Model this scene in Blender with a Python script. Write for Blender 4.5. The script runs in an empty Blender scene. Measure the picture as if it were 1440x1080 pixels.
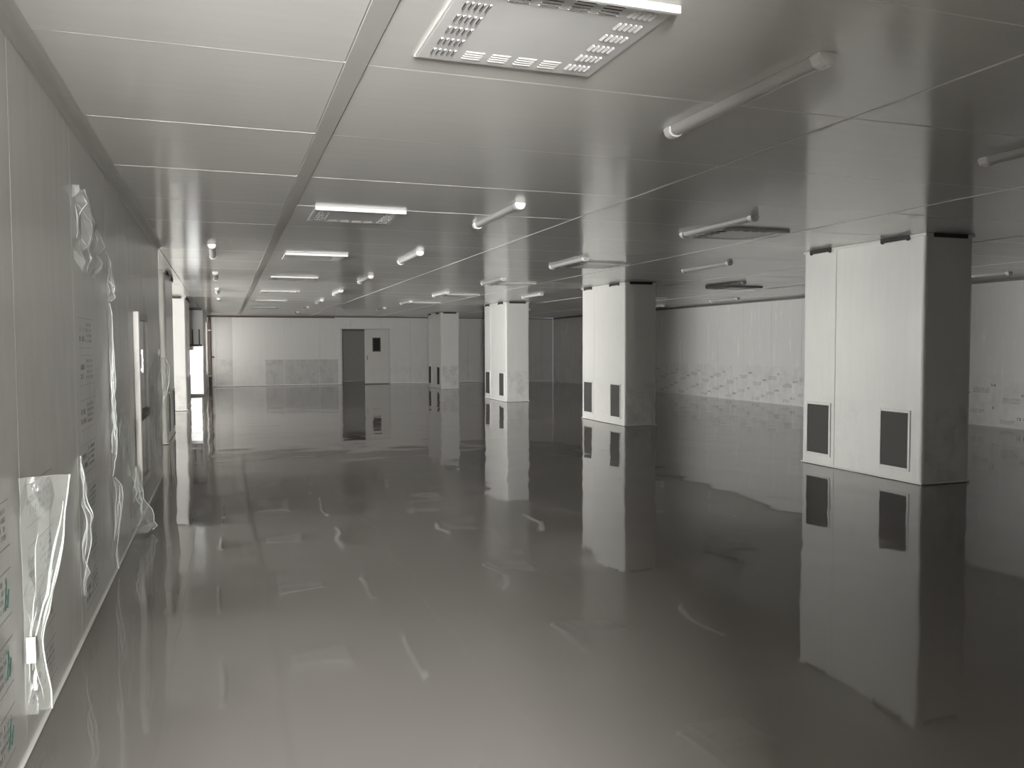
import bpy, bmesh, math, random
from mathutils import Vector, Matrix, noise
random.seed(7)
SC = bpy.context.scene
C = SC.collection

# ------------------------------------------------------------------ camera, world, exposure
def make_camera():
    f_px, yaw, pitch, roll = 1154.0, 0.33629, 0.04637, -0.0034
    fwd = Vector((math.sin(yaw)*math.cos(pitch), math.cos(yaw)*math.cos(pitch), -math.sin(pitch)))
    r0 = Vector((math.cos(yaw), -math.sin(yaw), 0)); u0 = r0.cross(fwd)
    r = r0*math.cos(roll) + u0*math.sin(roll); u = -r0*math.sin(roll) + u0*math.cos(roll)
    cd = bpy.data.cameras.new('camera'); co = bpy.data.objects.new('camera', cd); C.objects.link(co)
    cd.sensor_width = 36.0; cd.lens = 36.0*f_px/1440.0; cd.clip_start = 0.02; cd.clip_end = 200
    m = Matrix((r, u, -fwd)).transposed().to_4x4(); m.translation = (0, 0, 1.5)
    co.matrix_world = m
    SC.camera = co
make_camera()
W = bpy.data.worlds.new('world'); SC.world = W; W.use_nodes = True
W.node_tree.nodes['Background'].inputs[0].default_value = (0.75, 0.80, 0.86, 1)
W.node_tree.nodes['Background'].inputs[1].default_value = 1.0
SC.view_settings.view_transform = 'Standard'; SC.view_settings.look = 'None'
SC.view_settings.exposure = 0.0; SC.view_settings.gamma = 1.0; SC.view_settings.use_curve_mapping = False
SC.cycles.diffuse_bounces = 6; SC.cycles.glossy_bounces = 5; SC.cycles.max_bounces = 14
SC.cycles.transparent_max_bounces = 16
SC.cycles.sample_clamp_indirect = 6.0
BAY_WINDOW = 55.0       # daylight through the glazed bay on the left
VESTIBULE = 900.0        # daylight through the glazed entrance behind the camera
SIDE_WINDOW = 3.2      # daylight through the recessed window beside the far wall
FAR_HATCH = 1.6         # bright low hatch in the bay's far wall

H = 2.68                # ceiling height
XL, XR = -0.72, 13.3    # left wall, right wall
YF = 32.7               # far wall
YB = -1.2               # back wall
WEND = 10.5             # end of the left wall
BX = -10.0              # outer wall of the bay
BY = 27.0               # far wall of the bay

# ------------------------------------------------------------------ materials
MATS = {}
def nodes(name):
    m = bpy.data.materials.new(name); m.use_nodes = True
    MATS[name] = m
    nt = m.node_tree
    return m, nt, nt.nodes['Principled BSDF']
def N(nt, t, **kw):
    n = nt.nodes.new(t)
    for k, v in kw.items():
        if k in n.inputs: n.inputs[k].default_value = v
        else: setattr(n, k, v)
    return n
def plain(name, col, rough=0.5, metal=0.0, spec=0.5, var=0.05, scale=6.0):
    m, nt, b = nodes(name)
    tc = N(nt, 'ShaderNodeTexCoord'); no = N(nt, 'ShaderNodeTexNoise', Scale=scale, Detail=3.0)
    nt.links.new(tc.outputs['Object'], no.inputs['Vector'])
    mx = N(nt, 'ShaderNodeMix', data_type='RGBA')
    mx.inputs[6].default_value = tuple(c*(1-var) for c in col) + (1,)
    mx.inputs[7].default_value = tuple(min(1, c*(1+var)) for c in col) + (1,)
    nt.links.new(no.outputs['Fac'], mx.inputs[0]); nt.links.new(mx.outputs[2], b.inputs['Base Color'])
    b.inputs['Roughness'].default_value = rough; b.inputs['Metallic'].default_value = metal
    b.inputs['Specular IOR Level'].default_value = spec
    return m
def panel_mat(name, col, rough, spec, coat=0.0, dirt=0.0, dirt_z=1.1, stretch=(3, 3, 0.35), bump=0.02):
    """coated steel sandwich panel: faint roll streaks, protective film with grime on its lower part"""
    m, nt, b = nodes(name)
    tc = N(nt, 'ShaderNodeNewGeometry'); mp = N(nt, 'ShaderNodeMapping'); mp.inputs['Scale'].default_value = stretch
    nt.links.new(tc.outputs['Position'], mp.inputs['Vector'])
    no = N(nt, 'ShaderNodeTexNoise', Scale=4.0, Detail=5.0, Roughness=0.6); nt.links.new(mp.outputs[0], no.inputs['Vector'])
    mx = N(nt, 'ShaderNodeMix', data_type='RGBA')
    mx.inputs[6].default_value = tuple(c*0.95 for c in col) + (1,); mx.inputs[7].default_value = tuple(min(1, c*1.04) for c in col) + (1,)
    nt.links.new(no.outputs['Fac'], mx.inputs[0])
    out = mx.outputs[2]
    if dirt > 0:
        sx = N(nt, 'ShaderNodeSeparateXYZ'); nt.links.new(tc.outputs['Position'], sx.inputs[0])
        rg = N(nt, 'ShaderNodeMapRange'); rg.inputs[1].default_value = dirt_z; rg.inputs[2].default_value = dirt_z-0.06
        nt.links.new(sx.outputs[2], rg.inputs[0])
        n2 = N(nt, 'ShaderNodeTexNoise', Scale=2.6, Detail=9.0, Roughness=0.72); nt.links.new(tc.outputs['Position'], n2.inputs['Vector'])
        r2 = N(nt, 'ShaderNodeMapRange'); r2.inputs[1].default_value = 0.46; r2.inputs[2].default_value = 0.72
        nt.links.new(n2.outputs['Fac'], r2.inputs[0])
        mu = N(nt, 'ShaderNodeMath', operation='MULTIPLY'); nt.links.new(rg.outputs[0], mu.inputs[0]); nt.links.new(r2.outputs[0], mu.inputs[1])
        m2 = N(nt, 'ShaderNodeMath', operation='MULTIPLY'); nt.links.new(mu.outputs[0], m2.inputs[0]); m2.inputs[1].default_value = dirt
        md = N(nt, 'ShaderNodeMix', data_type='RGBA'); nt.links.new(m2.outputs[0], md.inputs[0])
        nt.links.new(out, md.inputs[6]); md.inputs[7].default_value = (0.16, 0.155, 0.15, 1)
        out = md.outputs[2]
    nt.links.new(out, b.inputs['Base Color'])
    rr = N(nt, 'ShaderNodeMapRange'); rr.inputs[3].default_value = rough*0.8; rr.inputs[4].default_value = rough*1.2
    nt.links.new(no.outputs['Fac'], rr.inputs[0]); nt.links.new(rr.outputs[0], b.inputs['Roughness'])
    b.inputs['Specular IOR Level'].default_value = spec
    b.inputs['Coat Weight'].default_value = coat; b.inputs['Coat Roughness'].default_value = 0.06
    bp = N(nt, 'ShaderNodeBump', Strength=bump, Distance=0.02); nt.links.new(no.outputs['Fac'], bp.inputs['Height'])
    nt.links.new(bp.outputs[0], b.inputs['Normal'])
    return m
panel_mat('ceiling_steel', (0.75, 0.75, 0.715), 0.14, 0.9, stretch=(0.25, 3, 3))
panel_mat('wall_steel', (0.78, 0.78, 0.75), 0.24, 0.6, dirt=0.12, dirt_z=1.7)
panel_mat('right_steel', (0.72, 0.715, 0.70), 0.26, 0.6, dirt=0.22, dirt_z=0.98)
panel_mat('far_steel', (0.72, 0.71, 0.69), 0.3, 0.6, dirt=0.15, dirt_z=1.05)
panel_mat('far_film_steel', (0.55, 0.55, 0.53), 0.3, 0.5, dirt=0.45, dirt_z=1.06)
panel_mat('column_steel', (0.87, 0.87, 0.845), 0.2, 0.6, dirt=0.10, dirt_z=0.9)
panel_mat('column_film_steel', (0.80, 0.80, 0.78), 0.24, 0.5, dirt=0.4, dirt_z=0.85)
plain('bead_white', (0.78, 0.78, 0.75), 0.45)
plain('strip_alu', (0.50, 0.49, 0.46), 0.35)
plain('cove_alu', (0.50, 0.50, 0.46), 0.35)
plain('trim_dark', (0.17, 0.16, 0.145), 0.5)
plain('trim_brown', (0.13, 0.10, 0.08), 0.5)
plain('slot_dark', (0.035, 0.034, 0.032), 0.7)
plain('alu_bright', (0.80, 0.80, 0.78), 0.22, 0.5)
plain('white_paint', (0.80, 0.80, 0.79), 0.28)
plain('lamp_cover', (0.52, 0.52, 0.51), 0.22)
plain('lamp_cap', (0.80, 0.80, 0.79), 0.35)
plain('door_paint', (0.62, 0.61, 0.58), 0.35)
plain('glass_dark', (0.03, 0.03, 0.028), 0.08)
plain('concrete', (0.45, 0.45, 0.43), 0.8)
plain('rubber', (0.06, 0.06, 0.06), 0.7)
plain('print_grey', (0.24, 0.25, 0.24), 0.6)
plain('print_dark', (0.14, 0.15, 0.14), 0.6)
plain('print_green', (0.10, 0.27, 0.22), 0.6)
plain('tape_white', (0.88, 0.88, 0.86), 0.4)
plain('vestibule_grey', (0.12, 0.12, 0.12), 0.7)
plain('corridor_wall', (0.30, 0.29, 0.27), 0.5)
plain('cabinet_panel', (0.30, 0.31, 0.29), 0.12)

def screen_mat():
    m, nt, b = nodes('filter_screen')
    tc = N(nt, 'ShaderNodeNewGeometry'); ch = N(nt, 'ShaderNodeTexChecker', Scale=160.0)
    nt.links.new(tc.outputs['Position'], ch.inputs['Vector'])
    ch.inputs[1].default_value = (0.085, 0.08, 0.075, 1); ch.inputs[2].default_value = (0.05, 0.048, 0.045, 1)
    nt.links.new(ch.outputs[0], b.inputs['Base Color']); b.inputs['Roughness'].default_value = 0.75
screen_mat()
def floor_mat():
    m, nt, b = nodes('epoxy_floor')
    g = N(nt, 'ShaderNodeNewGeometry')
    n1 = N(nt, 'ShaderNodeTexNoise', Scale=0.45, Detail=4.0, Roughness=0.55); nt.links.new(g.outputs['Position'], n1.inputs['Vector'])
    cr = N(nt, 'ShaderNodeMix', data_type='RGBA'); nt.links.new(n1.outputs['Fac'], cr.inputs[0])
    cr.inputs[6].default_value = (0.202, 0.188, 0.178, 1); cr.inputs[7].default_value = (0.232, 0.216, 0.205, 1)
    nt.links.new(cr.outputs[2], b.inputs['Base Color'])
    b.inputs['Roughness'].default_value = 0.6; b.inputs['Specular IOR Level'].default_value = 0.0
def topcoat_mat():
    """clear glossy lacquer poured over the epoxy: Fresnel reflection, otherwise see-through"""
    m, nt, b = nodes('clear_topcoat'); nt.nodes.remove(b)
    g = N(nt, 'ShaderNodeNewGeometry')
    mp = N(nt, 'ShaderNodeMapping'); mp.inputs['Scale'].default_value = (0.5, 1.3, 1); nt.links.new(g.outputs['Position'], mp.inputs['Vector'])
    n2 = N(nt, 'ShaderNodeTexNoise', Scale=0.6, Detail=5.0, Roughness=0.6, Distortion=0.6); nt.links.new(mp.outputs[0], n2.inputs['Vector'])
    r = N(nt, 'ShaderNodeMapRange'); r.inputs[1].default_value = 0.4; r.inputs[2].default_value = 0.65; r.inputs[3].default_value = 0.03; r.inputs[4].default_value = 0.07
    nt.links.new(n2.outputs['Fac'], r.inputs[0])
    gl = N(nt, 'ShaderNodeBsdfGlossy'); gl.inputs['Color'].default_value = (0.98, 0.98, 0.98, 1); nt.links.new(r.outputs[0], gl.inputs['Roughness'])
    tr = N(nt, 'ShaderNodeBsdfTransparent'); fr = N(nt, 'ShaderNodeFresnel', IOR=1.5); mx = N(nt, 'ShaderNodeMixShader')
    ri = N(nt, 'ShaderNodeMapRange'); ri.inputs[3].default_value = 1.43; ri.inputs[4].default_value = 1/1.43   # thin coat: same Fresnel from below
    nt.links.new(g.outputs['Backfacing'], ri.inputs[0]); nt.links.new(ri.outputs[0], fr.inputs['IOR'])
    nt.links.new(fr.outputs[0], mx.inputs[0]); nt.links.new(tr.outputs[0], mx.inputs[1]); nt.links.new(gl.outputs[0], mx.inputs[2])
    nt.links.new(mx.outputs[0], nt.nodes['Material Output'].inputs['Surface'])
topcoat_mat()
floor_mat()
def film_mat(name, fac0, fac1):
    m, nt, b = nodes(name)
    b.inputs['Base Color'].default_value = (0.80, 0.83, 0.80, 1); b.inputs['Roughness'].default_value = 0.13
    b.inputs['Specular IOR Level'].default_value = 1.0
    g = N(nt, 'ShaderNodeNewGeometry'); no = N(nt, 'ShaderNodeTexNoise', Scale=40.0, Detail=3.0, Distortion=1.0)
    nt.links.new(g.outputs['Position'], no.inputs['Vector'])
    bp = N(nt, 'ShaderNodeBump', Strength=0.12, Distance=0.01); nt.links.new(no.outputs['Fac'], bp.inputs['Height']); nt.links.new(bp.outputs[0], b.inputs['Normal'])
    lw = N(nt, 'ShaderNodeLayerWeight', Blend=0.35); nt.links.new(bp.outputs[0], lw.inputs['Normal'])
    mr = N(nt, 'ShaderNodeMapRange'); mr.inputs[3].default_value = fac0; mr.inputs[4].default_value = fac1
    nt.links.new(lw.outputs['Facing'], mr.inputs[0])
    tr = N(nt, 'ShaderNodeBsdfTransparent'); mx = N(nt, 'ShaderNodeMixShader')
    nt.links.new(mr.outputs[0], mx.inputs[0]); nt.links.new(tr.outputs[0], mx.inputs[1]); nt.links.new(b.outputs[0], mx.inputs[2])
    nt.links.new(mx.outputs[0], nt.nodes['Material Output'].inputs['Surface'])
film_mat('clear_film', 0.10, 0.60)
film_mat('film_fold', 0.55, 0.95)
def glow(name, col, s):
    m, nt, b = nodes(name)
    b.inputs['Base Color'].default_value = (0.8, 0.8, 0.8, 1)
    b.inputs['Emission Color'].default_value = col + (1,); b.inputs['Emission Strength'].default_value = s
glow('bay_daylight', (1.0, 0.995, 0.97), BAY_WINDOW)
glow('entrance_daylight', (1.0, 0.985, 0.955), VESTIBULE)
glow('side_daylight', (1.0, 0.95, 0.90), SIDE_WINDOW)
glow('hatch_daylight', (1.0, 1.0, 0.98), FAR_HATCH)

# ------------------------------------------------------------------ helpers
def link(name, me, mat, parent=None, loc=None):
    o = bpy.data.objects.new(name, me); C.objects.link(o)
    if mat and not me.materials: me.materials.append(MATS[mat])
    if parent: o.parent = parent
    if loc is not None: o.location = loc
    return o
def boxes(lst):
    bm = bmesh.new()
    for (x0, x1, y0, y1, z0, z1) in lst:
        vs = [bm.verts.new((x, y, z)) for x in (x0, x1) for y in (y0, y1) for z in (z0, z1)]
        for f in ((0,1,3,2), (4,6,7,5), (0,4,5,1), (2,3,7,6), (0,2,6,4), (1,5,7,3)): bm.faces.new([vs[i] for i in f])
    return bm
def done(bm, name, bevel=0.0, seg=1, smooth=False):
    if bevel: bmesh.ops.bevel(bm, geom=bm.edges[:], offset=bevel, segments=seg, affect='EDGES', clamp_overlap=True)
    bmesh.ops.recalc_face_normals(bm, faces=bm.faces[:])
    me = bpy.data.meshes.new(name); bm.to_mesh(me); bm.free()
    if smooth:
        for p in me.polygons: p.use_smooth = True
    return me
def box(name, x0, x1, y0, y1, z0, z1, mat, parent=None, bevel=0.0):
    return link(name, done(boxes([(x0, x1, y0, y1, z0, z1)]), name, bevel), mat, parent)
def multi(name, lst, mat, parent=None, bevel=0.0):
    return link(name, done(boxes(lst), name, bevel), mat, parent)
def prism(profile, a0, a1, axis='y'):
    """profile: list of 2-D points swept along an axis ('y': (x,z), 'x': (y,z), 'z': (x,y))"""
    bm = bmesh.new()
    def P(p, a): return (p[0], a, p[1]) if axis == 'y' else ((a, p[0], p[1]) if axis == 'x' else (p[0], p[1], a))
    A = [bm.verts.new(P(p, a0)) for p in profile]; B = [bm.verts.new(P(p, a1)) for p in profile]
    n = len(profile)
    for i in range(n): bm.faces.new([A[i], A[(i+1) % n], B[(i+1) % n], B[i]])
    bm.faces.new(A); bm.faces.new(B[::-1])
    return bm
def tag(o, label, cat, group=None, kind=None):
    o['label'] = label; o['category'] = cat
    if group: o['group'] = group
    if kind: o['kind'] = kind
    return o
def struct(o, label, cat): return tag(o, label, cat, kind='structure')
def empty(name, loc=(0, 0, 0)):
    o = bpy.data.objects.new(name, None); C.objects.link(o); o.location = loc; o.empty_display_size = 0.2
    return o
def copy_tree(o, parent=None):
    c = o.copy(); C.objects.link(c)
    if parent: c.parent = parent
    for ch in list(o.children): copy_tree(ch, c)
    return c

# ------------------------------------------------------------------ floor and ceiling
def make_floor():
    # self-levelled epoxy: a gently uneven skin, fine enough to ripple the reflections
    xs = [BX-0.2, -6.0, -3.0] + [-1.4 + 0.11*i for i in range(134)] + [XR+0.2]
    ys = [-4.4, -1.5] + [0.6 + 0.11*i for i in range(300)] + [37.0]
    bm = bmesh.new()
    def hz(x, y):
        n = noise.noise(Vector((x*1.1, y*0.8, 0.3)))*0.5 + noise.noise(Vector((x*2.6, y*2.1, 5.0)))*0.3 + noise.noise(Vector((x*3.9, y*3.4, 9.0)))*0.2
        return -0.0046 + FLOOR_RIPPLE*n
    g = [[bm.verts.new((x, y, hz(x, y))) for y in ys] for x in xs]
    for i in range(len(xs)-1):
        for j in range(len(ys)-1):
            bm.faces.new([g[i][j], g[i+1][j], g[i+1][j+1], g[i][j+1]]).smooth = True
    me = bpy.data.meshes.new('floor'); bm.to_mesh(me); bm.free()
    return link('topcoat', me, 'clear_topcoat', fl)
FLOOR_RIPPLE = 0.0070
fl = box('floor', BX-0.2, XR+0.2, -4.4, 37.0, -0.15, -0.012, 'epoxy_floor')
make_floor()
struct(fl, 'glossy dark grey epoxy floor mirroring the columns', 'floor')

ce = box('ceiling', BX-0.2, XR+0.2, -4.4, 37.0, H+0.055, H+0.2, 'concrete')
struct(ce, 'pale grey metal panel ceiling with long joints', 'ceiling')
bands = [(BX, -8.0), (-8.0, -5.6), (-5.6, -3.2), (-3.2, XL), (XL, 0.495), (0.585, 3.10), (3.10, 5.66), (5.66, 8.22), (8.22, 10.78), (10.78, XR)]
ROW0, ROWH = 3.51, 1.205
rows = [ROW0 + ROWH*k for k in range(-6, 25)]
cache = {}
G = 0.003
for bi, (x0, x1) in enumerate(bands):
    for k in range(len(rows)-1):
        y0, y1 = rows[k], rows[k+1]
        if x1 <= XL and (y0 < WEND-1.3 or y0 > BY): continue
        if y0 > YF: continue
        if x0 > 0.6 and y1 < YB: continue
        w = round(x1-x0-2*G, 4)
        if w not in cache:
            cache[w] = done(boxes([(0, w, 0, ROWH-2*G, 0, 0.055)]), 'ceiling_panel', 0.0015)
        link('ceiling_panel', cache[w], 'ceiling_steel', ce, (x0+G, y0+G, H + random.uniform(0, 0.0015)))
for k, y in enumerate(rows):
    if -1.5 < y < YF: box('joint_bead', XL+0.05, 0.495, y-0.0028, y+0.0028, H+0.0006, H+0.01, 'bead_white', ce); box('joint_bead', 0.585, XR, y-0.0028, y+0.0028, H+0.0006, H+0.01, 'bead_white', ce)
box('ceiling_strip', 0.495, 0.585, YB, YF, H-0.006, H+0.05, 'strip_alu', ce, 0.002)
for x in (3.10, 5.66, 8.22, 10.78): box('joint_profile', x-0.006, x+0.006, YB, YF, H-0.003, H+0.03, 'bead_white', ce)

# ------------------------------------------------------------------ walls
def wall_of_panels(name, label, axis, pos, thick, seams, z0, z1, mat, backing=True, mats=None, holes=()):
    """axis 'x': wall plane at x=pos running along y; thick<0 means the body lies on the negative side"""
    a0, a1 = seams[0], seams[-1]
    s = 1 if thick > 0 else -1
    def bx(p0, p1, b0, b1, c0, c1):
        lo, hi = min(p0, p1), max(p0, p1)
        return (lo, hi, b0, b1, c0, c1) if axis == 'x' else (b0, b1, lo, hi, c0, c1)
    back = []
    segs = [(a0, a1, z0, z1)]
    for (h0, h1, hz0, hz1) in holes:
        new = []
        for (b0, b1, c0, c1) in segs:
            if h1 <= b0 or h0 >= b1 or hz1 <= c0 or hz0 >= c1: new.append((b0, b1, c0, c1)); continue
            if b0 < h0: new.append((b0, h0, c0, c1))
            if h1 < b1: new.append((h1, b1, c0, c1))
            m0, m1 = max(b0, h0), min(b1, h1)
            if hz0 > c0: new.append((m0, m1, c0, hz0))
            if hz1 < c1: new.append((m0, m1, hz1, c1))
        segs = new
    w = multi(name, [bx(pos+s*0.03, pos+thick, b0, b1, c0, c1) for b0, b1, c0, c1 in segs], 'bead_white')
    struct(w, label, 'wall')
    for i in range(len(seams)-1):
        segs2 = [(seams[i]+0.002, seams[i+1]-0.002, z0, z1)]
        for (h0, h1, hz0, hz1) in holes:
            new = []
            for (b0, b1, c0, c1) in segs2:
                if h1 <= b0 or h0 >= b1 or hz1 <= c0 or hz0 >= c1: new.append((b0, b1, c0, c1)); continue
                if b0 < h0: new.append((b0, h0, c0, c1))
                if h1 < b1: new.append((h1, b1, c0, c1))
                m0, m1 = max(b0, h0), min(b1, h1)
                if hz0 > c0: new.append((m0, m1, c0, hz0))
                if hz1 < c1: new.append((m0, m1, hz1, c1))
            segs2 = new
        if not segs2: continue
        link('wall_panel', done(boxes([bx(pos, pos+s*0.029, b0, b1, c0, c1) for b0, b1, c0, c1 in segs2]), 'wall_panel', 0.002), (mats or {}).get(i, mat), w)
    return w
seamsL = [YB] + [3.42+1.25*k for k in range(-3, 6)] + [WEND]
wl = wall_of_panels('wall_left', 'long pale steel panel wall with peeling film at left', 'x', XL, -0.15, seamsL, 0, H, 'wall_steel')
seamsR = [YB] + [1.0+1.2*k for k in range(0, 26)] + [YF]
wr = wall_of_panels('wall_right', 'pale panel wall with printed film along its foot at right', 'x', XR, 0.15, seamsR, 0, H, 'right_steel')
DOOR = (4.34, 6.21, 0.0, 2.18)
seamsF = [-0.62, -0.33, 0.27, 1.46, 2.16, 3.48, 4.68, 5.88, 7.08, 8.28, 9.48, 10.68, 12.73, XR]
wf = wall_of_panels('wall_far', 'far panel wall with a dark doorway', 'y', YF, 0.15, seamsF, 0, H, 'far_steel', mats={1: 'far_film_steel'}, holes=[DOOR])
# peeled film band on the far wall's lower part (film left on the panels is greyer than the bare steel)
for a, b in ((1.47, 2.15), (2.17, 3.47), (3.49, 4.2)):
    box('film_sheet', a, b, YF-0.004, YF-0.0005, 0.03, 1.0, 'far_film_steel', wf)
JX = 0.17               # right jamb of the entrance opening
wb = wall_of_panels('wall_back', 'panel wall behind the camera with an entrance opening', 'y', YB, -0.12, [JX, 1.6, 2.85, 4.1, 5.35, 6.6, 7.85, 9.1, 10.35, 11.6, XR], 0, H, 'wall_steel')
struct(box('wall_lintel', XL, JX, YB-0.12, YB, 2.62, H, 'wall_steel'), 'panel lintel over the entrance opening behind the camera', 'wall')
struct(box('wall_vestibule', JX, JX+0.12, -4.2, YB-0.12, 0, H, 'vestibule_grey'), 'side wall of the entrance vestibule behind the camera', 'wall')
# bay on the left
struct(box('wall_return', BX, XL-0.15, WEND-0.15, WEND, 0, H, 'wall_steel'), 'panel wall closing the near side of the window bay', 'wall')
HATCH = (-2.1, -0.66, 0.06, 1.40)
BP = 22.85              # unseen partition added behind the second left column, keeps bay daylight off far wall
struct(box('wall_bay_light_stop', BX, -1.42, BP, BP+0.1, 0, H, 'wall_steel'), 'added panel partition keeping the bay daylight off the far wall', 'wall')
struct(box('wall_hatch_side', -2.45, -2.3, BP+0.1, BY+0.15, 0, H, 'wall_steel'), 'side wall of the niche with the bright hatch', 'wall')
wbf = wall_of_panels('wall_bay_far', 'pale panel wall with a bright low hatch behind the left columns', 'y', BY, 0.15, [-2.3, -1.4, -0.62], 0, H, 'far_steel', holes=[HATCH])
SW = (31.0, 32.5, 0.5, 2.4)
struct(multi('wall_bay_return', [(-0.92, -0.62, BY+0.15, SW[0], 0, H), (-0.92, -0.62, SW[1], YF, 0, H), (-0.92, -0.62, SW[0], SW[1], 0, SW[2]), (-0.92, -0.62, SW[0], SW[1], SW[3], H)], 'far_steel'), 'narrow return wall running back from the bright hatch', 'wall')
w4 = box('window_4', -0.90, -0.87, SW[0], SW[1], SW[2], SW[3], 'side_daylight')
struct(w4, 'recessed daylit window in the return wall beside the far wall', 'window')
for k in range(4):
    y = SW[0] + (SW[1]-SW[0]-0.05)*k/3; multi('window_frame', [(-0.87, -0.82, y, y+0.05, SW[2], SW[3])], 'alu_bright', w4, 0.004)
BW = (13.4, 22.7, 0.7, 2.5)
wbo = wall_of_panels('wall_bay_outer', 'outer wall of the window bay', 'x', BX, -0.15, [WEND, 12.0, 13.2, 14.4, 15.6, 16.8, 18.0, 19.2, 20.4, 21.6, BP], 0, H, 'wall_steel', holes=[BW])

# windows that let the daylight in
w1 = box('window_1', BX-0.09, BX-0.06, BW[0], BW[1], BW[2], BW[3], 'bay_daylight')
struct(w1, 'wide daylit glazed window in the left bay', 'window')
fr = [(BX-0.06, BX+0.02, BW[0], BW[1], BW[2], BW[2]+0.05), (BX-0.06, BX+0.02, BW[0], BW[1], BW[3]-0.05, BW[3])]
for k in range(8):
    y = BW[0] + (BW[1]-BW[0]-0.05)*k/7; fr.append((BX-0.06, BX+0.02, y, y+0.05, BW[2]+0.05, BW[3]-0.05))
for f in fr: multi('window_frame', [f], 'alu_bright', w1, 0.004)
VX = -1.25              # left side of the vestibule
struct(box('wall_vestibule_left', VX-0.12, VX, -4.35, YB-0.12, 0, H, 'vestibule_grey'), 'left side wall of the entrance vestibule behind the camera', 'wall')
struct(box('wall_vestibule_front', VX, XL-0.15, YB-0.12, YB, 0, H, 'wall_steel'), 'short wall closing the vestibule beside the left wall', 'wall')
SX = -0.38              # right side of the entrance glazing
w2 = box('window_2', VX+0.02, SX-0.02, -4.13, -4.10, 1.25, 2.60, 'entrance_daylight')
struct(w2, 'daylit glazed entrance behind the camera', 'window')
for f in ((VX, VX+0.04, -4.1, -4.05, 1.2, 2.65), (SX-0.04, SX, -4.1, -4.05, 1.2, 2.65), (VX+0.04, SX-0.04, -4.1, -4.05, 2.59, 2.65), (VX+0.04, SX-0.04, -4.1, -4.05, 1.2, 1.26)):
    multi('window_frame', [f], 'alu_bright', w2, 0.004)
struct(box('wall_entrance', VX, JX+0.12, -4.35, -4.14, 0, H, 'vestibule_grey'), 'end wall of the entrance vestibule behind the camera', 'wall')
w3 = box('window_3', HATCH[0], HATCH[1], BY+0.09, BY+0.11, HATCH[2], HATCH[3], 'hatch_daylight')
struct(w3, 'glaring white low hatch behind the left column', 'window')
multi('window_frame', [(HATCH[0]-0.03, HATCH[1]+0.03, BY-0.05, BY-0.002, 1.40, 1.52)], 'alu_bright', w3, 0.004)
multi('window_frame', [(HATCH[1]-0.03, HATCH[1]+0.03, BY-0.03, BY-0.002, 0.06, 1.40)], 'alu_bright', w3, 0.004)
multi('window_sill', [(HATCH[0], HATCH[1]+0.03, BY-0.06, BY-0.002, 0.0, 0.06)], 'strip_alu', w3, 0.004)
multi('hood', [(HATCH[0], HATCH[1], BY-0.12, BY-0.002, 1.52, 1.58)], 'trim_brown', w3, 0.004)
for x in (-0.92, -0.73):
    bm = bmesh.new(); bmesh.ops.create_cone(bm, segments=10, radius1=0.02, radius2=0.02, depth=0.46, cap_ends=True)
    bmesh.ops.translate(bm, verts=bm.verts, vec=(x, BY-0.07, 1.58+0.23)); link('hanger_rod', done(bm, 'hanger_rod', smooth=False), 'trim_brown', w3)

# trims
def cove(name, x, z, r, y0, y1, mat):
    pts = [(x, z)] + [(x + r - r*math.cos(a), z - r + r*math.sin(a)) for a in [math.pi/2*i/8 for i in range(9)]][::-1]
    return link(name, done(prism(pts, y0, y1), name), mat)
struct(cove('trim_1', XL, H, 0.065, YB, WEND, 'cove_alu'), 'dull metal cove between left wall and ceiling', 'trim')
struct(box('trim_2', XR-0.02, XR, YB, YF-0.02, H-0.05, H, 'trim_dark', None, 0.003), 'dark edge angle along the top of the right wall', 'trim')
struct(box('trim_3', -0.60, 4.1, YF-0.03, YF, H-0.07, H-0.005, 'trim_brown', None, 0.003), 'brown edge angle along the top of the far wall', 'trim')
struct(box('trim_4', 4.12, XR-0.03, YF-0.02, YF, H-0.045, H-0.005, 'trim_dark', None, 0.003), 'dark grey edge angle along the top of the far wall', 'trim')
struct(box('trim_5', XL-0.155, XL+0.008, WEND, WEND+0.012, 0.0, H-0.01, 'bead_white', None, 0.004), 'white end cap on the end of the left wall', 'trim')
struct(box('trim_6', -2.29, -0.64, BY-0.02, BY, H-0.05, H-0.005, 'trim_dark', None, 0.003), 'dark edge angle above the bright hatch', 'trim')
def skirting(name, x, s, y0, y1, r=0.014):
    pts = [(x, -0.008), (x, r)] + [(x+s*r*(1-math.cos(a)), r-r*math.sin(a)) for a in [math.pi/2*i/5 for i in range(1, 6)]] + [(x+s*r, -0.008)]
    return link(name, done(prism(pts, y0, y1), name), 'wall_steel')
struct(skirting('baseboard_left', XL, 1, YB, WEND), 'pale cove skirting at the foot of the left wall', 'baseboard')
struct(skirting('baseboard_right', XR, -1, YB, YF-0.04), 'pale cove skirting at the foot of the right wall', 'baseboard')
for nm, a, b in (('baseboard_far', -0.55, 4.28), ('baseboard_far_right', 6.3, XR-0.04)):
    struct(box(nm, a, b, YF-0.03, YF, 0, 0.05, 'bead_white', None, 0.006), 'pale skirting at the foot of the far wall ' + ('left of' if a < 1 else 'right of') + ' the doorway', 'baseboard')

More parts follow.
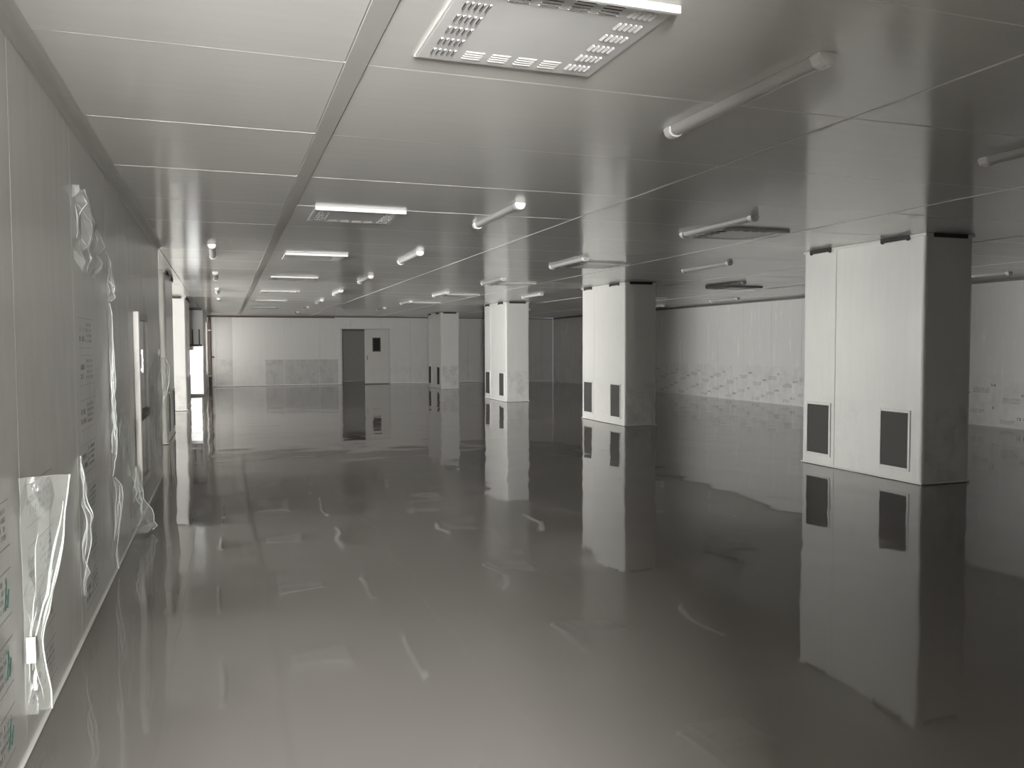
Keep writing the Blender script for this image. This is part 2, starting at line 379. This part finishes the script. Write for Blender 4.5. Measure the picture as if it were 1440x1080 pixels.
# far doorway: frame, a dark opening, one closed leaf with a vision pane
dr = multi('door_1', [(DOOR[0]-0.05, DOOR[0], YF-0.02, YF+0.15, 0, DOOR[3]+0.05), (DOOR[1], DOOR[1]+0.05, YF-0.02, YF+0.15, 0, DOOR[3]+0.05),
                      (DOOR[0], DOOR[1], YF-0.02, YF+0.15, DOOR[3], DOOR[3]+0.05)], 'door_paint', None, 0.004)
struct(dr, 'double door in the far wall, right leaf closed, left side open', 'door')
lx0, lx1 = 5.24, 6.205
leaf = multi('door_leaf', [(lx0, 5.56, YF, YF+0.045, 0.01, 2.175), (5.87, lx1, YF, YF+0.045, 0.01, 2.175), (5.56, 5.87, YF, YF+0.045, 0.01, 1.30), (5.56, 5.87, YF, YF+0.045, 1.84, 2.175)], 'door_paint', dr)
multi('vision_pane', [(5.56, 5.87, YF+0.015, YF+0.03, 1.30, 1.84)], 'glass_dark', leaf)
multi('pane_frame', [(5.545, 5.575, YF-0.008, YF, 1.285, 1.855), (5.855, 5.885, YF-0.008, YF, 1.285, 1.855), (5.575, 5.855, YF-0.008, YF, 1.285, 1.315), (5.575, 5.855, YF-0.008, YF, 1.825, 1.855)], 'trim_dark', leaf)
multi('door_handle', [(5.32, 5.345, YF-0.05, YF, 0.98, 1.0), (5.32, 5.345, YF-0.05, YF, 1.1, 1.12), (5.32, 5.345, YF-0.06, YF-0.045, 0.96, 1.14)], 'trim_dark', leaf)
multi('kick_strip', [(lx0, lx1, YF-0.012, YF, 0.0, 0.03)], 'trim_dark', dr)
leaf2 = multi('door_leaf', [(DOOR[0]-0.0, DOOR[0]+0.045, YF+0.16, YF+1.05, 0.01, 2.175)], 'door_paint', dr)
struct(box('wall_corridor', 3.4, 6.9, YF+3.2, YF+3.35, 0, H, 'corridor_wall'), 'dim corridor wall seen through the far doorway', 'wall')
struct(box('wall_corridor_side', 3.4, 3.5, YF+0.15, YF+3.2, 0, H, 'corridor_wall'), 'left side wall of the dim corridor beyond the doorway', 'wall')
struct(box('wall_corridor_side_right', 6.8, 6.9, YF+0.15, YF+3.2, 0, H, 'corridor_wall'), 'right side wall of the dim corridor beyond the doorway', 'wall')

# brown pipe at the left end of the far wall
pp = empty('standpipe', (-0.52, YF-0.09, 0))
bm = bmesh.new(); bmesh.ops.create_cone(bm, segments=16, radius1=0.055, radius2=0.055, depth=H, cap_ends=True); bmesh.ops.translate(bm, verts=bm.verts, vec=(0, 0, H/2))
link('pipe', done(bm, 'pipe'), 'trim_brown', pp)
for z in (0.4, 2.1): multi('clamp', [(-0.065, 0.065, -0.065, 0.088, z, z+0.04)], 'strip_alu', pp, 0.004)
bm = bmesh.new(); bmesh.ops.create_cone(bm, segments=12, radius1=0.045, radius2=0.02, depth=0.12, cap_ends=True)
bmesh.ops.rotate(bm, verts=bm.verts, matrix=Matrix.Rotation(math.pi/2, 3, 'Y')); bmesh.ops.translate(bm, verts=bm.verts, vec=(0.1, 0, 1.12)); link('valve', done(bm, 'valve'), 'trim_brown', pp)
tag(pp, 'brown vertical pipe at the left end of the far wall', 'pipe')

# ------------------------------------------------------------------ columns
def corner_profile(x, y, sx, sy, r=0.035):
    pts = [(x, y)] if False else []
    cx, cy = x - sx*r, y - sy*r
    a0 = {(1, 1): 0, (-1, 1): 90, (-1, -1): 180, (1, -1): 270}[(sx, sy)]
    arc = [(cx + r*math.cos(math.radians(a0+90*i/6)), cy + r*math.sin(math.radians(a0+90*i/6))) for i in range(7)]
    inn = [(cx - sx*0.01, cy - sy*0.01)]
    return prism(arc + inn, 0.0, H-0.002, 'z')
def vent(parent, x, face, y0, y1, z0, z1):
    """return-air grille in a face whose outward normal is face (-1: -x, +1: +x)"""
    s = face
    lo = lambda a, b: (min(a, b), max(a, b))
    fx = lo(x - s*0.002, x + s*0.012)
    v = multi('vent_frame', [(fx[0], fx[1], y0-0.03, y0, z0-0.03, z1+0.03), (fx[0], fx[1], y1, y1+0.03, z0-0.03, z1+0.03),
                             (fx[0], fx[1], y0, y1, z0-0.03, z0), (fx[0], fx[1], y0, y1, z1, z1+0.03)], 'column_steel', parent, 0.003)
    sx = lo(x + s*0.0005, x + s*0.004)
    multi('vent_screen', [(sx[0], sx[1], y0, y1, z0, z1)], 'filter_screen', v)
def make_column(face):
    """0.62 wide, 1.93 deep; origin at the near corner of the vented face; body extends away from the face"""
    t = empty('clad_column')
    Wd, D, r = 0.66, 1.93, 0.035
    X0, X1 = (0.0, Wd) if face < 0 else (-Wd, 0.0)
    vx = 0.0
    inner = 0.04
    # vented face: two panels with a joint
    lo = (vx, vx+inner) if face < 0 else (vx-inner, vx)
    seam = 1.34
    link('side_panel', done(boxes([(lo[0], lo[1], r, seam-0.004, 0, H-0.002)]), 'side_panel', 0.003), 'column_steel', t)
    link('side_panel', done(boxes([(lo[0], lo[1], seam+0.004, D-r, 0, H-0.002)]), 'side_panel', 0.003), 'column_steel', t)
    j = (vx+0.004, vx+inner-0.005) if face < 0 else (vx-inner+0.005, vx-0.004)
    box('joint_bead', j[0], j[1], seam-0.005, seam+0.005, 0, H-0.002, 'cove_alu', t)
    ot = (X1-inner, X1) if face < 0 else (X0, X0+inner)
    link('side_panel', done(boxes([(ot[0], ot[1], r, D-r, 0, H-0.002)]), 'side_panel', 0.003), 'column_steel', t)
    link('end_panel', done(boxes([(X0+r, X1-r, 0, inner, 0, H-0.002)]), 'end_panel', 0.003), 'column_film_steel', t)
    link('end_panel', done(boxes([(X0+r, X1-r, D-inner, D, 0, H-0.002)]), 'end_panel', 0.003), 'column_steel', t)
    for (x, sx) in ((X0, -1), (X1, 1)):
        for (y, sy) in ((0, -1), (D, 1)):
            me = done(corner_profile(x, y, sx, sy, r), 'corner_profile', smooth=False); link('corner_profile', me, 'bead_white', t)
    # white edge angle and foot bead
    e = 0.010
    for nm, za, zb, m in (('top_angle', H-0.03, H-0.0015, 'bead_white'), ('foot_bead', 0.0, 0.02, 'bead_white')):
        multi(nm, [(X0-e, X0, -e, D+e, za, zb), (X1, X1+e, -e, D+e, za, zb), (X0, X1, -e, 0, za, zb), (X0, X1, D, D+e, za, zb)], m, t, 0.002)
    # grilles and the dark air slots above them
    for (a, b) in ((0.19, 0.58), (1.43, 1.82)): vent(t, vx, face, a, b, 0.15, 0.755)
    for (a, b) in ((0.21, 0.62), (1.42, 1.80)):
        q = (vx-0.024, vx-0.010) if face < 0 else (vx+0.010, vx+0.024)
        s = multi('air_slot', [(q[0], q[1], a, b, H-0.045, H-0.002)], 'slot_dark', t, 0.003)
        for yy in (a+0.015, b-0.035): multi('slot_clip', [(q[0]-0.003, q[1]+0.003, yy, yy+0.02, H-0.056, H-0.045)], 'slot_dark', s)
    multi('air_slot', [(X0+0.09, X1-0.10, -0.022, -0.010, H-0.045, H-0.002)], 'slot_dark', t, 0.003)
    return t
col = make_column(-1)
GC = 'boxed columns standing in the hall'
labels = ['nearest and widest white boxed column with two dark grilles at right', 'second white boxed column from the camera, brightest left face with two dark grilles',
          'third white boxed column from the camera, slim with two narrow grilles', 'farthest grey boxed column, standing right of the far doorway']
for i, (x, y) in enumerate(((7.0, 6.78), (7.0, 13.68), (7.1, 20.78), (7.13, 27.9))):
    o = col if i == 0 else copy_tree(col)
    o.location = (x, y, 0); tag(o, labels[i], 'column', GC)
cl = make_column(1)
labels = ['white boxed column half hidden behind the end of the left wall', 'slim white boxed column beside the glaring hatch at left']
for i, (x, y) in enumerate(((-0.85, 13.68), (-0.85, 20.78))):
    o = cl if i == 0 else copy_tree(cl)
    o.location = (x, y, 0); tag(o, labels[i], 'column', GC)

# ------------------------------------------------------------------ batten lights
def lamp_profile(w, d, scale=1.0):
    # flat-bottomed trapezoid with rounded flanks, hanging below z=0
    pts = [(-w/2, 0), (w/2, 0)]
    n = 10
    for i in range(n+1):
        a = math.pi*i/n
        pts.append((w/2*math.cos(a)*0.98, -0.012 - (d-0.012)*math.sin(a)**0.7))
    return pts
def make_lamp():
    t = empty('batten_light')
    L = 1.25
    box('housing', -0.032, 0.032, 0.04, L-0.04, -0.016, -0.001, 'white_paint', t, 0.002)
    link('diffuser', done(prism([(p[0]*0.86, p[1]*0.92-0.002) for p in lamp_profile(0.085, 0.05)], 0.05, L-0.05), 'diffuser'), 'lamp_cover', t)
    me = None
    for (a, b) in ((0, 0.065), (L-0.065, L)):
        bm = prism(lamp_profile(0.092, 0.056), a, b)
        link('end_cap', done(bm, 'end_cap', 0.006, 2), 'lamp_cap', t)
    return t
lamp = make_lamp()
first = True
ordn = ['nearest'] + [w + ' nearest' for w in ('second', 'third', 'fourth', 'fifth', 'sixth', 'seventh', 'eighth')]
LROWS = [(-0.12, [10.07, 13.72, 17.4, 21.0], 'in row beside the left wall'),
         (2.32, [2.75, 6.41, 10.07, 13.72, 17.4, 21.0, 24.7, 28.3], 'in row right of the slotted diffusers'),
         (4.58, [2.75, 6.38, 10.07, 13.5, 17.3, 21.0, 24.7], 'in row left of the boxed columns'),
         (6.77, [10.0, 17.3], 'above gaps between boxed columns'),
         (9.15, [13.05, 17.3, 24.5], 'in row beyond the boxed columns'),
         (12.1, [10.0, 13.7, 17.5, 21.2], 'in row beside the right wall')]
for x, ys, where in LROWS:
    for k, y in enumerate(ys):
        o = lamp if first else copy_tree(lamp); first = False
        o.location = (x, y, H); tag(o, 'unlit batten light, %s %s' % (ordn[k], where), 'light', 'batten lights on the ceiling')

# ------------------------------------------------------------------ perforated ceiling units
def hood(axis, cx, cy, ln, wd, d, sign):
    """one pressed hood: slope from the inner edge down to an outer lip; returns (slope box verts, mouth box)"""
    if axis == 'x':   # long along x, mouth towards sign*y
        yi, yo = cy - sign*wd/2, cy + sign*wd/2
        v = [(cx-ln/2, yi, 0), (cx+ln/2, yi, 0), (cx+ln/2, yo, 0), (cx-ln/2, yo, 0), (cx-ln/2*0.92, yo, -d), (cx+ln/2*0.92, yo, -d)]
        m = (cx-ln/2*0.88, cx+ln/2*0.88, min(yo, yo+sign*0.0012), max(yo, yo+sign*0.0012), -d*0.92, 0.0)
    else:
        xi, xo = cx - sign*wd/2, cx + sign*wd/2
        v = [(xi, cy-ln/2, 0), (xi, cy+ln/2, 0), (xo, cy+ln/2, 0), (xo, cy-ln/2, 0), (xo, cy-ln/2*0.92, -d), (xo, cy+ln/2*0.92, -d)]
        m = (min(xo, xo+sign*0.0012), max(xo, xo+sign*0.0012), cy-ln/2*0.88, cy+ln/2*0.88, -d*0.92, 0.0)
    return v, m
def louvre_cluster(axis, n, pitch, ln, wd, d, sign):
    bm = bmesh.new(); mouths = []
    for i in range(n):
        o = (i-(n-1)/2)*pitch
        v, m = hood(axis, 0 if axis == 'x' else o, o if axis == 'x' else 0, ln, wd, d, sign)
        q = [bm.verts.new(p) for p in v]
        for f in ((0, 1, 5, 4), (3, 4, 5, 2), (0, 4, 3), (1, 2, 5), (0, 3, 2, 1)): bm.faces.new([q[k] for k in f])
        mouths.append(m)
    a = done(bm, 'slot_cluster'); a.materials.append(MATS['white_paint'])
    b = done(boxes(mouths), 'slot_mouth'); b.materials.append(MATS['slot_dark'])
    return a, b
def make_unit():
    t = empty('ceiling_diffuser')
    S = 0.775
    multi('frame', [(0, S, 0, 0.020, -0.028, -0.001), (0, S, S-0.012, S, -0.009, -0.001), (0, 0.012, 0.020, S-0.012, -0.009, -0.001), (S-0.012, S, 0.020, S-0.012, -0.009, -0.001)], 'white_paint', t, 0.002)
    pl = box('face_plate', 0.012, S-0.012, 0.020, S-0.012, -0.0105, -0.003, 'white_paint', t)
    z = -0.0103
    side = {sg: louvre_cluster('y', 5, 0.021, 0.062, 0.011, 0.006, sg) for sg in (-1, 1)}
    end = {sg: louvre_cluster('x', 4, 0.024, 0.080, 0.012, 0.0032, sg) for sg in (-1, 1)}
    for k in range(6):
        y = 0.10 + (S-0.20)*k/5
        for x, sg in ((0.10, -1), (S-0.10, 1)):
            c = link('slot_cluster', side[sg][0], None, t, (x, y, z)); link('slot_mouth', side[sg][1], None, c)
    for k in range(4):
        x = 0.222 + 0.11*k
        for y, sg in ((0.10, -1), (S-0.10, 1)):
            c = link('slot_cluster', end[sg][0], None, t, (x, y, z)); link('slot_mouth', end[sg][1], None, c)
    return t
unit = make_unit(); first = True
UROWS = [(0.745, [2.55, 7.13, 10.72, 14.3, 17.95, 21.6, 25.3], 'white slotted ceiling diffuser, %s in row beside metal ceiling strip'),
         (4.75, [7.1, 10.65, 14.4, 18.0, 21.6], 'slotted ceiling diffuser, %s in row left of the columns'),
         (9.55, [14.1, 17.9], 'slotted ceiling diffuser, %s in row near the right wall')]
for x, ys, lab in UROWS:
    for k, y in enumerate(ys):
        o = unit if first else copy_tree(unit); first = False
        o.location = (x, y, H); tag(o, lab % ordn[k], 'ceiling vent', 'slotted diffusers on the ceiling')

# ------------------------------------------------------------------ framed cabinet on the left wall
cb = empty('wall_cabinet', (XL, 7.5, 0.28))
D_, W_, Z_ = 0.05, 1.05, 1.52
multi('frame_post', [(0.001, D_, 0, 0.06, 0, Z_)], 'strip_alu', cb, 0.006)
multi('frame_post', [(0.001, D_-0.02, W_-0.04, W_, 0, Z_)], 'alu_bright', cb, 0.006)
multi('frame_rail', [(0.001, D_-0.02, 0.06, W_-0.04, Z_-0.06, Z_)], 'cove_alu', cb, 0.004)
multi('frame_rail', [(0.001, D_-0.02, 0.06, W_-0.04, 0, 0.05)], 'cove_alu', cb, 0.004)
multi('frame_rail', [(0.001, D_-0.012, 0.06, W_-0.04, 0.58, 0.65)], 'trim_dark', cb, 0.004)
multi('glass_panel', [(0.001, 0.012, 0.06, W_-0.04, 0.05, 0.58)], 'cabinet_panel', cb)
multi('glass_panel', [(0.001, 0.012, 0.06, W_-0.04, 0.65, Z_-0.06)], 'cabinet_panel', cb)
multi('handle', [(0.012, 0.062, 0.085, 0.105, 1.02, 1.04), (0.012, 0.062, 0.085, 0.105, 1.16, 1.18), (0.055, 0.068, 0.08, 0.11, 1.0, 1.2)], 'alu_bright', cb, 0.003)
tag(cb, 'aluminium framed cabinet with two dark panels on the left wall', 'cabinet')

# ------------------------------------------------------------------ clear plastic film peeling off the left wall
def film(name, rows, seed, nu=5, nv=10, amp=0.02, label='', creases=4):
    """rows: (z, (x_in, y_in), (x_out, y_out)) from the top down; a stiff clear sheet broken into flat facets,
    with its rolled edge and a few pressed folds as denser strips"""
    rnd = random.Random(seed)
    jit = [[rnd.uniform(-1, 1) for _ in range(nu+1)] for _ in range(nv+1)]
    du = [[rnd.uniform(-0.3, 0.3) if 0 < k < nu else 0.0 for k in range(nu+1)] for _ in range(nv+1)]
    def base(u, v):
        s = v*(len(rows)-1); i = min(int(s), len(rows)-2); f = s-i
        a, b = rows[i], rows[i+1]
        p0 = Vector((a[1][0]*(1-f)+b[1][0]*f, a[1][1]*(1-f)+b[1][1]*f, 0)); p1 = Vector((a[2][0]*(1-f)+b[2][0]*f, a[2][1]*(1-f)+b[2][1]*f, 0))
        d = p1-p0; nrm = Vector((-d.y, d.x, 0))/max(d.length, 1e-4)
        return p0 + d*u + Vector((0, 0, a[0]*(1-f)+b[0]*f)), nrm
    def clampx(p):
        p.x = max(p.x, XL+0.003); p.z = max(p.z, 0.004); return p
    P = []
    for j in range(nv+1):
        row = []
        for k in range(nu+1):
            p, n = base(min(1, max(0, (k+du[j][k])/nu)), j/nv)
            row.append(clampx(p + n*jit[j][k]*amp))
        P.append(row)
    def at(u, v, lift=0.0):
        x, y = min(u, 0.9999)*nu, min(v, 0.9999)*nv; k, j = int(x), int(y); fx, fy = x-k, y-j
        p = (P[j][k]*(1-fx)+P[j][k+1]*fx)*(1-fy) + (P[j+1][k]*(1-fx)+P[j+1][k+1]*fx)*fy
        return clampx(p + base(u, v)[1]*lift)
    bm = bmesh.new(); grid = [[bm.verts.new(p) for p in row] for row in P]
    for j in range(nv):
        for k in range(nu):
            q = [grid[j][k], grid[j][k+1], grid[j+1][k+1], grid[j+1][k]]
            if rnd.random() < 0.5: bm.faces.new(q[:3]); bm.faces.new([q[0], q[2], q[3]])
            else: bm.faces.new([q[0], q[1], q[3]]); bm.faces.new(q[1:])
    bmesh.ops.recalc_face_normals(bm, faces=bm.faces[:])
    me = bpy.data.meshes.new(name); bm.to_mesh(me); bm.free()
    o = link(name, me, 'clear_film'); tag(o, label, 'plastic film', 'clear film peeling off the left wall')
    lines = [(1.0, 0.0, 1.0, 1.0)] + [(rnd.uniform(0.1, 1), rnd.uniform(0.0, 0.55), rnd.uniform(0.0, 0.9), 0) for _ in range(creases)]
    for i, (u0, v0, u1, v1) in enumerate(lines):
        if i: v1 = min(1.0, v0 + rnd.uniform(0.15, 0.5))
        wid = 0.0035 if i == 0 else rnd.uniform(0.002, 0.006)
        bm = bmesh.new(); n = 10 if i else 24; ring = []
        for t in range(n+1):
            f = t/n; u, v = u0+(u1-u0)*f, v0+(v1-v0)*f
            w = wid*(1 if i == 0 else math.sin(math.pi*(0.08+0.84*f)))
            c = at(u, v); nr = base(u, v)[1]; d = Vector((nr.y, -nr.x, 0))
            ring.append([bm.verts.new(clampx(c + d*w)), bm.verts.new(clampx(c + nr*w*1.2)), bm.verts.new(clampx(c - d*w)), bm.verts.new(clampx(c - nr*w*1.2))])
        for t in range(n):
            for k in range(4): bm.faces.new([ring[t][k], ring[t][(k+1) % 4], ring[t+1][(k+1) % 4], ring[t+1][k]])
        me = done(bm, 'film_fold', smooth=True); link('film_fold', me, 'film_fold', o)
    return o
w_ = XL+0.006
f3 = film('film_flap', [(1.03, (w_, 3.36), (-0.56, 3.42)), (0.89, (w_, 3.36), (-0.57, 3.43)), (0.70, (w_, 3.38), (-0.59, 3.43)), (0.54, (w_, 3.39), (-0.63, 3.42)), (0.45, (w_, 3.39), (-0.655, 3.42)), (0.30, (w_, 3.38), (-0.65, 3.42)), (0.15, (w_, 3.36), (-0.65, 3.43))], 3, 5, 11, 0.028, 'largest clear film flap, nearest the camera, with a white tape tab', creases=7)
multi('tape_tab', [(-0.705, -0.675, 3.372, 3.376, 0.345, 0.44)], 'tape_white', f3)
film('film_flap', [(0.94, (w_, 4.70), (-0.712, 4.71)), (0.72, (w_, 4.68), (-0.685, 4.72)), (0.57, (w_, 4.68), (-0.665, 4.73)), (0.36, (w_, 4.69), (-0.69, 4.72)), (0.21, (w_, 4.70), (-0.708, 4.71))], 11, 4, 10, 0.03, 'pointed clear film flap hanging low behind the largest flap', creases=6)
film('film_flap', [(2.12, (w_, 5.94), (-0.712, 5.95)), (2.02, (w_, 5.92), (-0.69, 5.97)), (1.90, (w_, 5.90), (-0.68, 5.98)), (1.84, (w_, 5.86), (-0.665, 6.0)), (1.80, (w_, 5.94), (-0.708, 5.95))], 17, 4, 6, 0.02, 'short flared clear film tuft above the long narrow film strip', creases=5)
film('film_strip', [(1.79, (w_, 5.94), (-0.70, 5.95)), (1.45, (w_, 5.93), (-0.682, 5.96)), (1.2, (w_, 5.93), (-0.688, 5.95)), (0.98, (w_, 5.93), (-0.68, 5.96)), (0.80, (w_, 5.93), (-0.69, 5.95)), (0.65, (w_, 5.94), (-0.71, 5.95))], 23, 2, 36, 0.014, 'long narrow strip of crinkled clear film down the left wall', creases=9)
film('film_flap', [(0.64, (w_, 5.95), (-0.70, 5.96)), (0.58, (w_, 5.93), (-0.66, 5.98)), (0.44, (w_, 5.93), (-0.66, 5.98)), (0.22, (w_, 5.95), (-0.69, 5.97)), (0.03, (w_, 5.96), (-0.705, 5.97))], 29, 4, 8, 0.02, 'faint clear film flap below the long narrow film strip', creases=5)
film('film_flap', [(0.55, (w_, 7.14), (-0.705, 7.15)), (0.35, (w_, 7.10), (-0.66, 7.17)), (0.20, (w_, 7.06), (-0.61, 7.18)), (0.09, (w_, 7.04), (-0.56, 7.2)), (0.02, (w_, 7.02), (-0.57, 7.2))], 31, 6, 8, 0.045, 'crumpled clear film bunched on the floor below the framed cabinet', creases=8)
film('film_flap', [(2.33, (w_, 4.72), (-0.69, 4.86)), (2.26, (w_, 4.70), (-0.68, 5.1)), (2.1, (w_, 4.70), (-0.69, 5.5)), (2.0, (w_, 4.70), (-0.695, 5.5)), (1.90, (w_, 4.72), (-0.70, 5.3))], 37, 7, 8, 0.03, 'crumpled clear film clinging high on the left wall', creases=10)
film('film_flap', [(1.06, (w_, 6.45), (-0.705, 6.55)), (0.9, (w_, 6.35), (-0.70, 6.75)), (0.7, (w_, 6.35), (-0.70, 6.85)), (0.52, (w_, 6.45), (-0.705, 6.8))], 41, 4, 6, 0.015, 'faint wrinkled clear film stuck between narrow strip and framed cabinet', creases=5)
f8 = film('film_flap', [(1.42, (w_, 9.7), (-0.70, 9.95)), (1.2, (w_, 8.9), (-0.69, WEND-0.25)), (0.9, (w_, 8.9), (-0.69, WEND-0.25)), (0.5, (w_, 9.0), (-0.695, WEND-0.22)), (0.12, (w_, 9.2), (-0.70, WEND-0.22))], 43, 5, 9, 0.02, 'broad clear film sheet draped near the end of the left wall', creases=7)
bm = bmesh.new(); bmesh.ops.create_icosphere(bm, subdivisions=1, radius=0.035); bmesh.ops.scale(bm, verts=bm.verts, vec=(0.6, 0.8, 1.3)); bmesh.ops.translate(bm, verts=bm.verts, vec=(XL+0.03, 9.85, 1.44))
link('crumpled_knot', done(bm, 'crumpled_knot'), 'tape_white', f8)
film('film_flap', [(1.38, (-0.715, WEND-0.06), (-0.68, WEND+0.03)), (1.22, (-0.71, WEND-0.05), (-0.60, WEND+0.05)), (1.0, (-0.71, WEND-0.05), (-0.62, WEND+0.04)), (0.9, (-0.71, WEND-0.04), (-0.69, WEND+0.02))], 47, 3, 4, 0.03, 'small clear film wing sticking out past the end of the left wall', creases=4)

fs = film('film_scrap', [(0.52, (7.56, 13.655), (7.60, 13.65)), (0.36, (7.54, 13.65), (7.63, 13.64)), (0.18, (7.53, 13.65), (7.64, 13.635)), (0.02, (7.56, 13.65), (7.65, 13.63))], 53, 3, 6, 0.015, 'small clear film scrap at the foot of the second column', creases=3)
del fs['group']

# ------------------------------------------------------------------ faint factory print on the protective film
def strokes(y0, y1, z0, z1, rows_, seed, x=XL, s=1, hgt=0.6, fill=0.75):
    rnd = random.Random(seed); out = []
    dz = (z1-z0)/rows_
    for r in range(rows_):
        y = y0
        zc = z1 - dz*(r+0.5)
        while y < y1:
            w = dz*hgt*rnd.uniform(0.45, 0.9)
            if rnd.random() < fill:
                for q in range(3):
                    zz = zc + dz*hgt*(q-1)*0.33; 
                    if rnd.random() < 0.8: out.append((y, y+w*rnd.uniform(0.5, 1), zz-dz*0.075, zz+dz*0.075))
                yy = y + w*rnd.uniform(0.1, 0.6); out.append((yy, yy+dz*0.13, zc-dz*hgt/2, zc+dz*hgt/2))
            y += w*1.25
    return out
def print_part(name, rects, mat, parent, x=XL, s=1, t=0.0006):
    lst = [((x, x+t) if s > 0 else (x-t, x)) + (a, b, c, d) for a, b, c, d in rects]
    return multi(name, lst, mat, parent)
def frame_rects(y0, y1, z0, z1, w=0.003): return [(y0, y1, z0, z0+w), (y0, y1, z1-w, z1), (y0, y0+w, z0, z1), (y1-w, y1, z0, z1)]
def print_block(parent, y, z, seed):
    print_part('printed_text', strokes(y+0.02, y+0.17, z+0.0, z+0.10, 2, seed, hgt=0.55), 'print_dark', parent)
    print_part('printed_text', strokes(y+0.22, y+0.44, z+0.0, z+0.12, 4, seed+1), 'print_grey', parent)
    print_part('printed_line', [(y, y+0.5, z-0.025, z-0.022), (y, y+0.5, z+0.135, z+0.138)], 'print_grey', parent)
sd = 100
for yb in (3.5, 4.80, 2.75):
    for z in (0.12, 0.36, 0.60, 0.84, 1.08, 1.32, 1.52):
        if yb < 3 and z > 0.9: continue
        if yb == 3.5 and z > 1.0: continue
        print_block(wl, yb, z, sd); sd += 5
        if yb < 3 and z in (0.36, 0.60, 0.12):
            yy = yb + (0.53 if yb > 3 else 0.40)
            # leaf-like green emblem of two slanted strokes
            bm = bmesh.new()
            for (dy, hh) in ((0, 0.085), (0.032, 0.05)):
                p = [(yy+dy, z+0.012), (yy+dy+0.02, z+0.004), (yy+dy+0.045, z+0.012+hh), (yy+dy+0.03, z+0.02+hh)]
                A = [bm.verts.new((XL, a, b)) for a, b in p]; B = [bm.verts.new((XL+0.0007, a, b)) for a, b in p]
                for i in range(4): bm.faces.new([A[i], A[(i+1) % 4], B[(i+1) % 4], B[i]])
                bm.faces.new(A); bm.faces.new(B[::-1])
            link('printed_emblem', done(bm, 'printed_emblem'), 'print_green', wl)
# right wall: small printed marks on the film band along its foot
for k in range(26):
    y = 9.3 + 0.62*k
    z = 0.72 if k % 2 else 0.55
    print_part('printed_text', strokes(y, y+0.16, z, z+0.07, 1, 300+k, hgt=0.8) , 'print_dark', wr, XR, -1)
    print_part('printed_text', strokes(y+0.2, y+0.55, z-0.12, z-0.02, 4, 340+k), 'print_grey', wr, XR, -1)
    print_part('printed_text', strokes(y+0.1, y+0.24, z-0.42, z-0.35, 1, 380+k, hgt=0.8), 'print_dark', wr, XR, -1)
    print_part('printed_text', strokes(y+0.3, y+0.6, z-0.5, z-0.42, 3, 420+k), 'print_grey', wr, XR, -1)
